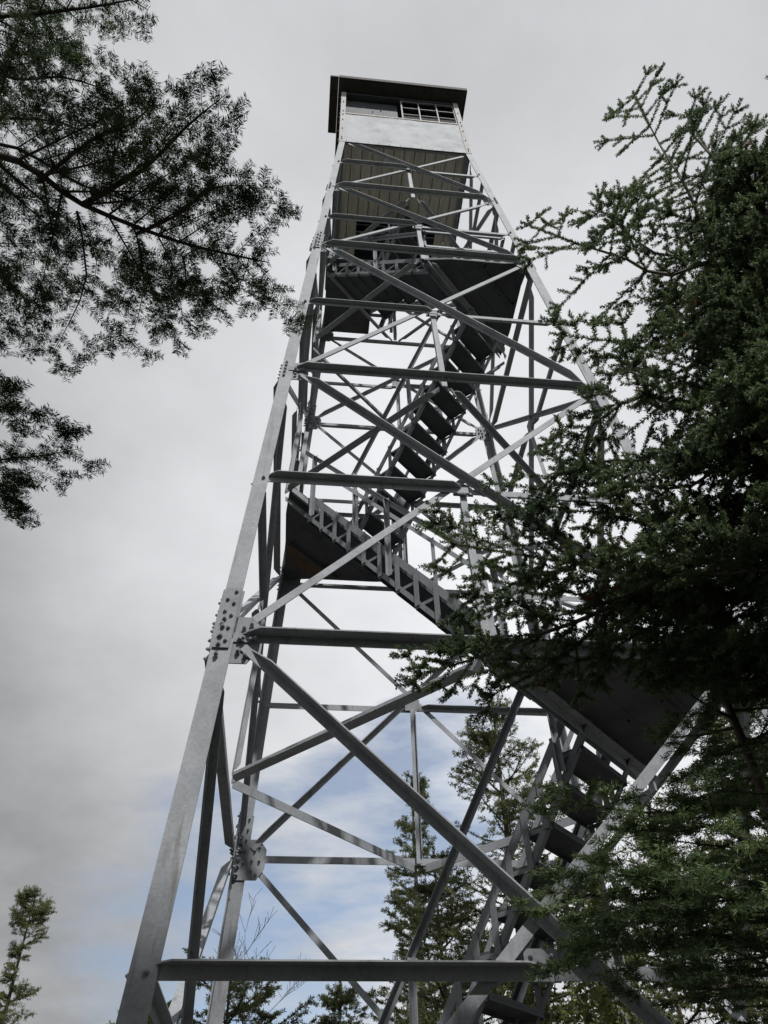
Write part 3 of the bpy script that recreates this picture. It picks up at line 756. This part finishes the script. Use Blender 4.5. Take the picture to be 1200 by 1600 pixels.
far_conifer('narrow spruce spire standing in the blue sky gap behind the tower', 8.6, 11.0, 6.95, .75, 31, z0=1.6, per=6, per_m=210, shape=.9)
far_conifer('broad spruce under the lowest back beam, just left of the lowest stairs', 10.6, 9.0, 5.1, 1.9, 41, z0=1.3, per=6, per_m=210)
far_conifer('bushy dark spruce top behind the left tower legs', -4.2, 9.2, 4.1, 1.6, 51, z0=1.2, per=7, shape=.75)
far_conifer('small spruce top between the left and right groups at the bottom', 3.4, 10.2, 4.05, .95, 61, z0=1.2, per=6)
far_conifer('low spruce peeping out left of the nearest tower leg brace', -9.2, 10.6, 3.9, .9, 71, z0=1.2, per=6)
far_conifer('thin straggly spruce with bare middle trunk at the bottom left corner', -15.9, 12.0, 5.5, .36, 81, z0=2.2, per=5, whorl=.15, Lmin=.035, lens=(.034,.008), lean=(-.32,0),
            sparse=((0,.64,1.3,6),(.64,.79,.18,2),(.79,.86,1.5,3),(.86,.96,1.8,7),(.96,1.01,.8,4)), shape=.8, capk=.4, per_m=170)
far_conifer('dense spruce behind the right tower leg, low at the right', 24.0, 8.8, 4.6, 1.5, 91, z0=1.2, per=6)
far_conifer('dark spruce at the right edge behind the young fir', 32.5, 8.0, 6.1, 1.5, 101, z0=1.2, per=6)
far_conifer('spruce seen through gaps between the boughs at the far right', 41.0, 9.5, 8.2, 1.7, 111, z0=1.6, per=5)

def copy_tree(o, parent=None):
    c = o.copy(); col.objects.link(c); c.parent = parent
    for ch in [q for q in bpy.data.objects if q.parent == o]: copy_tree(ch, c)
    return c
src = far_conifer('spruce in the clearing edge behind the camera', 180, 5.5, 8.5, 2.0, 151, z0=1.0, per=7, whorl=.30, group='spruces round the clearing', per_m=75, lens=(.06,.026))
for i, (az, ds, sc_) in enumerate(((166.5,5.15,1.72),(140,8,1.3),(205,6,1.0),(165,9,1.2),(230,8,1.1),(118,8,.95),(250,6.5,1.0),(190,11,1.3),(150,12,1.3),(272,8,1.05),(98,10,1.1))):
    c = copy_tree(src); x0, y0 = CX+5.5*math.sin(math.pi), CY-5.5
    a = math.radians(az); px_, py_ = CX+ds*math.sin(a), CY+ds*math.cos(a)
    rz = i*1.3; c.rotation_euler = (0,0,rz); c.scale = (sc_,)*3
    ox, oy = CX*sc_, (CY-5.5)*sc_
    c.location = (px_-(ox*math.cos(rz)-oy*math.sin(rz)), py_-(ox*math.sin(rz)+oy*math.cos(rz)), 0)
def leafy(label, az, dist, top, spread, seed, leaves=True, name='birch_tree', group=None, n1=16):
    pl = Plant(seed); tpl = Plant(seed+1); r = random.Random(seed)
    x = CX+dist*math.sin(math.radians(az)); y = CY+dist*math.cos(math.radians(az))
    def grow(p, d, L, rad, lvl):
        n = 6; q = V(p); dd = V(d).normalized()
        for i in range(n):
            dd = (dd+V((r.uniform(-1,1), r.uniform(-1,1), r.uniform(-.4,1.0)))*.14).normalized()
            nx = q+dd*L/n; (tpl if lvl == 0 else pl).seg(q, nx, rad*(1-.85*i/n), rad*(1-.85*(i+1)/n)); q = nx
            if lvl < 3 and i >= (2 if lvl == 0 else 1):
                for k in range(2 if lvl < 2 else 1):
                    a = r.uniform(0, 2*math.pi); s_ = V((math.cos(a), math.sin(a), .3))
                    grow(q, dd*.9+s_*.75, L*r.uniform(.3,.5)*(1-.4*i/n), rad*.4*(1-.7*i/n)+.001, lvl+1)
            if leaves and lvl >= 2: pl.needle_seg(q-dd*L/n, q, V((0,0,1)), 1)
    for s_ in range(3 if leaves else 1):
        grow(V((x+r.uniform(-.3,.3), y+r.uniform(-.3,.3), 0)), V((r.uniform(-.12,.12), r.uniform(-.1,.1), 1)), top*r.uniform(.85,.97), .03, 0)
    e = empty(name, (0,0,0), label, 'deciduous tree', group)
    tpl.wood_obj('trunk', M['palebark'], e, .003); pl.wood_obj('branches', M['palebark'], e, .0028 if not leaves else .003)
    if leaves: pl.needles_obj('crown', M['leaf'], e, per_m=60, ln=.05, wd=.028, flat=.1, fwd=.4)
leafy('bare twiggy birch showing above the low spruces between the left legs', -2.9, 11.0, 4.75, .8, 121, leaves=False)
leafy('yellow-green leafy young tree behind the right foot of the tower', 19.0, 8.0, 3.6, 1.2, 131)
leafy('yellow-green leafy tree at the lower right behind the fir boughs', 27.0, 10.0, 4.6, 1.2, 141)

# ------------------------------------------------------------------ ground
bm = bmesh.new(); n = 60; half = 300
vs = {}
for i in range(n+1):
    for j in range(n+1):
        x = ((i/n*2-1)**3)*half; y = ((j/n*2-1)**3)*half; rr = math.hypot(x, y)
        z = -.00001*rr*rr + (.12*math.sin(x*.7)*math.cos(y*.6)*min(1, max(0, rr-4)/6)) - max(0, rr-25)*.06
        vs[i,j] = bm.verts.new((x, y, z))
for i in range(n):
    for j in range(n): bm.faces.new((vs[i,j], vs[i+1,j], vs[i+1,j+1], vs[i,j+1]))
me = bpy.data.meshes.new('ground'); bm.to_mesh(me); bm.free(); me.materials.append(M['ground'])
go = bpy.data.objects.new('ground', me); col.objects.link(go); go['kind'] = 'structure'
rb = MB(); nr, na = 10, 48; P = []; fs = []
def gz(x, y):
    rr = math.hypot(x, y); return -.00001*rr*rr + (.12*math.sin(x*.7)*math.cos(y*.6)*min(1, max(0, rr-4)/6))
for a in range(na):
    th = a/na*2*math.pi; R0 = 12+2.5*math.sin(3*th+1)+1.6*math.sin(5*th)
    for b in range(nr+1):
        rr = R0*b/nr; x, y = rr*math.cos(th), rr*math.sin(th)
        P.append((x, y, gz(x, y)+.035+.05*math.sin(x*1.3+y)*math.sin(y*1.7)*(1 if b < nr else 0)-(.12 if b == nr else 0)))
for a in range(na):
    for b in range(nr): i0 = a*(nr+1)+b; i1 = ((a+1) % na)*(nr+1)+b; fs.append((i0, i0+1, i1+1, i1))
rb.add(P, fs); ro_ = rb.obj('bounce_rock', M['rock']); ro_['kind'] = 'structure'  # unseen rock sheet, added to bounce light up onto the tower's undersides

# ------------------------------------------------------------------ sky and light
SUN_AZ = math.radians(166)     # compass azimuth from +Y towards +X: sun behind and right of the camera
SUN_EL = math.radians(54)
wd = bpy.data.worlds.new('World'); sc.world = wd; wd.use_nodes = True
t, n, l = wd.node_tree, wd.node_tree.nodes, wd.node_tree.links
for x_ in list(n): n.remove(x_)
out = n.new('ShaderNodeOutputWorld')
sky = n.new('ShaderNodeTexSky'); sky.sky_type = 'NISHITA'; sky.sun_disc = False; sky.sun_elevation = SUN_EL; sky.sun_rotation = SUN_AZ
bs = n.new('ShaderNodeBackground'); l.new(sky.outputs[0], bs.inputs[0]); bs.inputs[1].default_value = .125
tc = n.new('ShaderNodeTexCoord'); sep = n.new('ShaderNodeSeparateXYZ'); l.new(tc.outputs['Generated'], sep.inputs[0])
def mth(op, a, b=None, c=None, clamp=False):
    m_ = n.new('ShaderNodeMath'); m_.operation = op; m_.use_clamp = clamp
    for i_, q in enumerate((a, b, c)):
        if q is None: continue
        if isinstance(q, (int, float)): m_.inputs[i_].default_value = q
        else: l.new(q, m_.inputs[i_])
    return m_.outputs[0]
X, Y, Z = sep.outputs
zz = mth('ADD', mth('MAXIMUM', Z, 0.0), .22)
cb = n.new('ShaderNodeCombineXYZ'); l.new(mth('DIVIDE', X, zz), cb.inputs[0]); l.new(mth('DIVIDE', Y, zz), cb.inputs[1])
def noise(scale, detail, rough=.55, off=(0,0,0), st=(1,1,1)):
    mp = n.new('ShaderNodeMapping'); mp.inputs['Location'].default_value = off; mp.inputs['Scale'].default_value = st; l.new(cb.outputs[0], mp.inputs[0])
    no = n.new('ShaderNodeTexNoise'); no.inputs['Scale'].default_value = scale; no.inputs['Detail'].default_value = detail; no.inputs['Roughness'].default_value = rough
    l.new(mp.outputs[0], no.inputs[0]); return no.outputs[0]
def dirdot(az, el):
    a, e_ = math.radians(az), math.radians(el)
    return mth('ADD', mth('ADD', mth('MULTIPLY', X, math.sin(a)*math.cos(e_)), mth('MULTIPLY', Y, math.cos(a)*math.cos(e_))), mth('MULTIPLY', Z, math.sin(e_)))
def blob(az, el, r_in, r_out):
    mr = n.new('ShaderNodeMapRange'); mr.interpolation_type = 'SMOOTHSTEP'
    mr.inputs['From Min'].default_value = math.cos(math.radians(r_out)); mr.inputs['From Max'].default_value = math.cos(math.radians(r_in))
    l.new(dirdot(az, el), mr.inputs[0]); return mr.outputs[0]
n1 = noise(.8, 5, .5, (3.1,1.2,0)); n2 = noise(2.6, 7, .6, (0,7.3,0), (1,1.6,1)); 
# cloud luminance: thin bright veil right of the tower, thicker greyer cloud to the left and low down
lum = mth('ADD', .55, mth('MULTIPLY', mth('SUBTRACT', n1, .5), .42))
lum = mth('ADD', lum, mth('MULTIPLY', blob(14, 38, 3, 36), .28))
lum = mth('SUBTRACT', lum, mth('MULTIPLY', blob(-30, 26, 4, 42), .22))
lum = mth('ADD', lum, mth('MULTIPLY', mth('SUBTRACT', noise(2.2, 7, .58, (5,2,0)), .5), .42))
cc = n.new('ShaderNodeCombineColor'); l.new(mth('MULTIPLY', lum, .985), cc.inputs[0]); l.new(lum, cc.inputs[1]); l.new(mth('MULTIPLY', lum, 1.03), cc.inputs[2])
bc = n.new('ShaderNodeBackground'); l.new(cc.outputs[0], bc.inputs[0]); bc.inputs[1].default_value = 1.0
gap = mth('ADD', mth('MULTIPLY', mth('MAXIMUM', mth('MAXIMUM', blob(-4, 16, 2, 15), blob(5, 21, 2, 11)), blob(11, 26, 2, 10)), .9), mth('MULTIPLY', mth('SUBTRACT', n2, .52), 2.6))
gapc = mth('MULTIPLY', mth('MULTIPLY', mth('SUBTRACT', gap, .30), 1.35, clamp=True), blob(4, 20, 9, 22), clamp=True)
mx = n.new('ShaderNodeMixShader'); l.new(mth('MULTIPLY', gapc, .72), mx.inputs[0]); l.new(bc.outputs[0], mx.inputs[1]); l.new(bs.outputs[0], mx.inputs[2]); l.new(mx.outputs[0], out.inputs[0])

sd = bpy.data.lights.new('sun', 'SUN'); sd.energy = 3.9; sd.angle = math.radians(1.2); sd.color = (1, .975, .94)
so = bpy.data.objects.new('sun', sd); col.objects.link(so)
sdir = V((math.sin(SUN_AZ)*math.cos(SUN_EL), math.cos(SUN_AZ)*math.cos(SUN_EL), math.sin(SUN_EL)))
so.rotation_euler = sdir.to_track_quat('Z', 'Y').to_euler()

# ------------------------------------------------------------------ camera
cd = bpy.data.cameras.new('camera'); co = bpy.data.objects.new('camera', cd); col.objects.link(co)
cd.sensor_fit = 'HORIZONTAL'; cd.sensor_width = 36; cd.lens = 36*1185/1200; cd.clip_start = .05; cd.clip_end = 2000
mt = Matrix(((RC[0].x, RC[1].x, -RC[2].x, CX), (RC[0].y, RC[1].y, -RC[2].y, CY), (RC[0].z, RC[1].z, -RC[2].z, CZ), (0,0,0,1)))
co.matrix_world = mt; sc.camera = co
sc.view_settings.view_transform = 'Standard'; sc.view_settings.look = 'None'; sc.view_settings.exposure = .14; sc.view_settings.gamma = 1
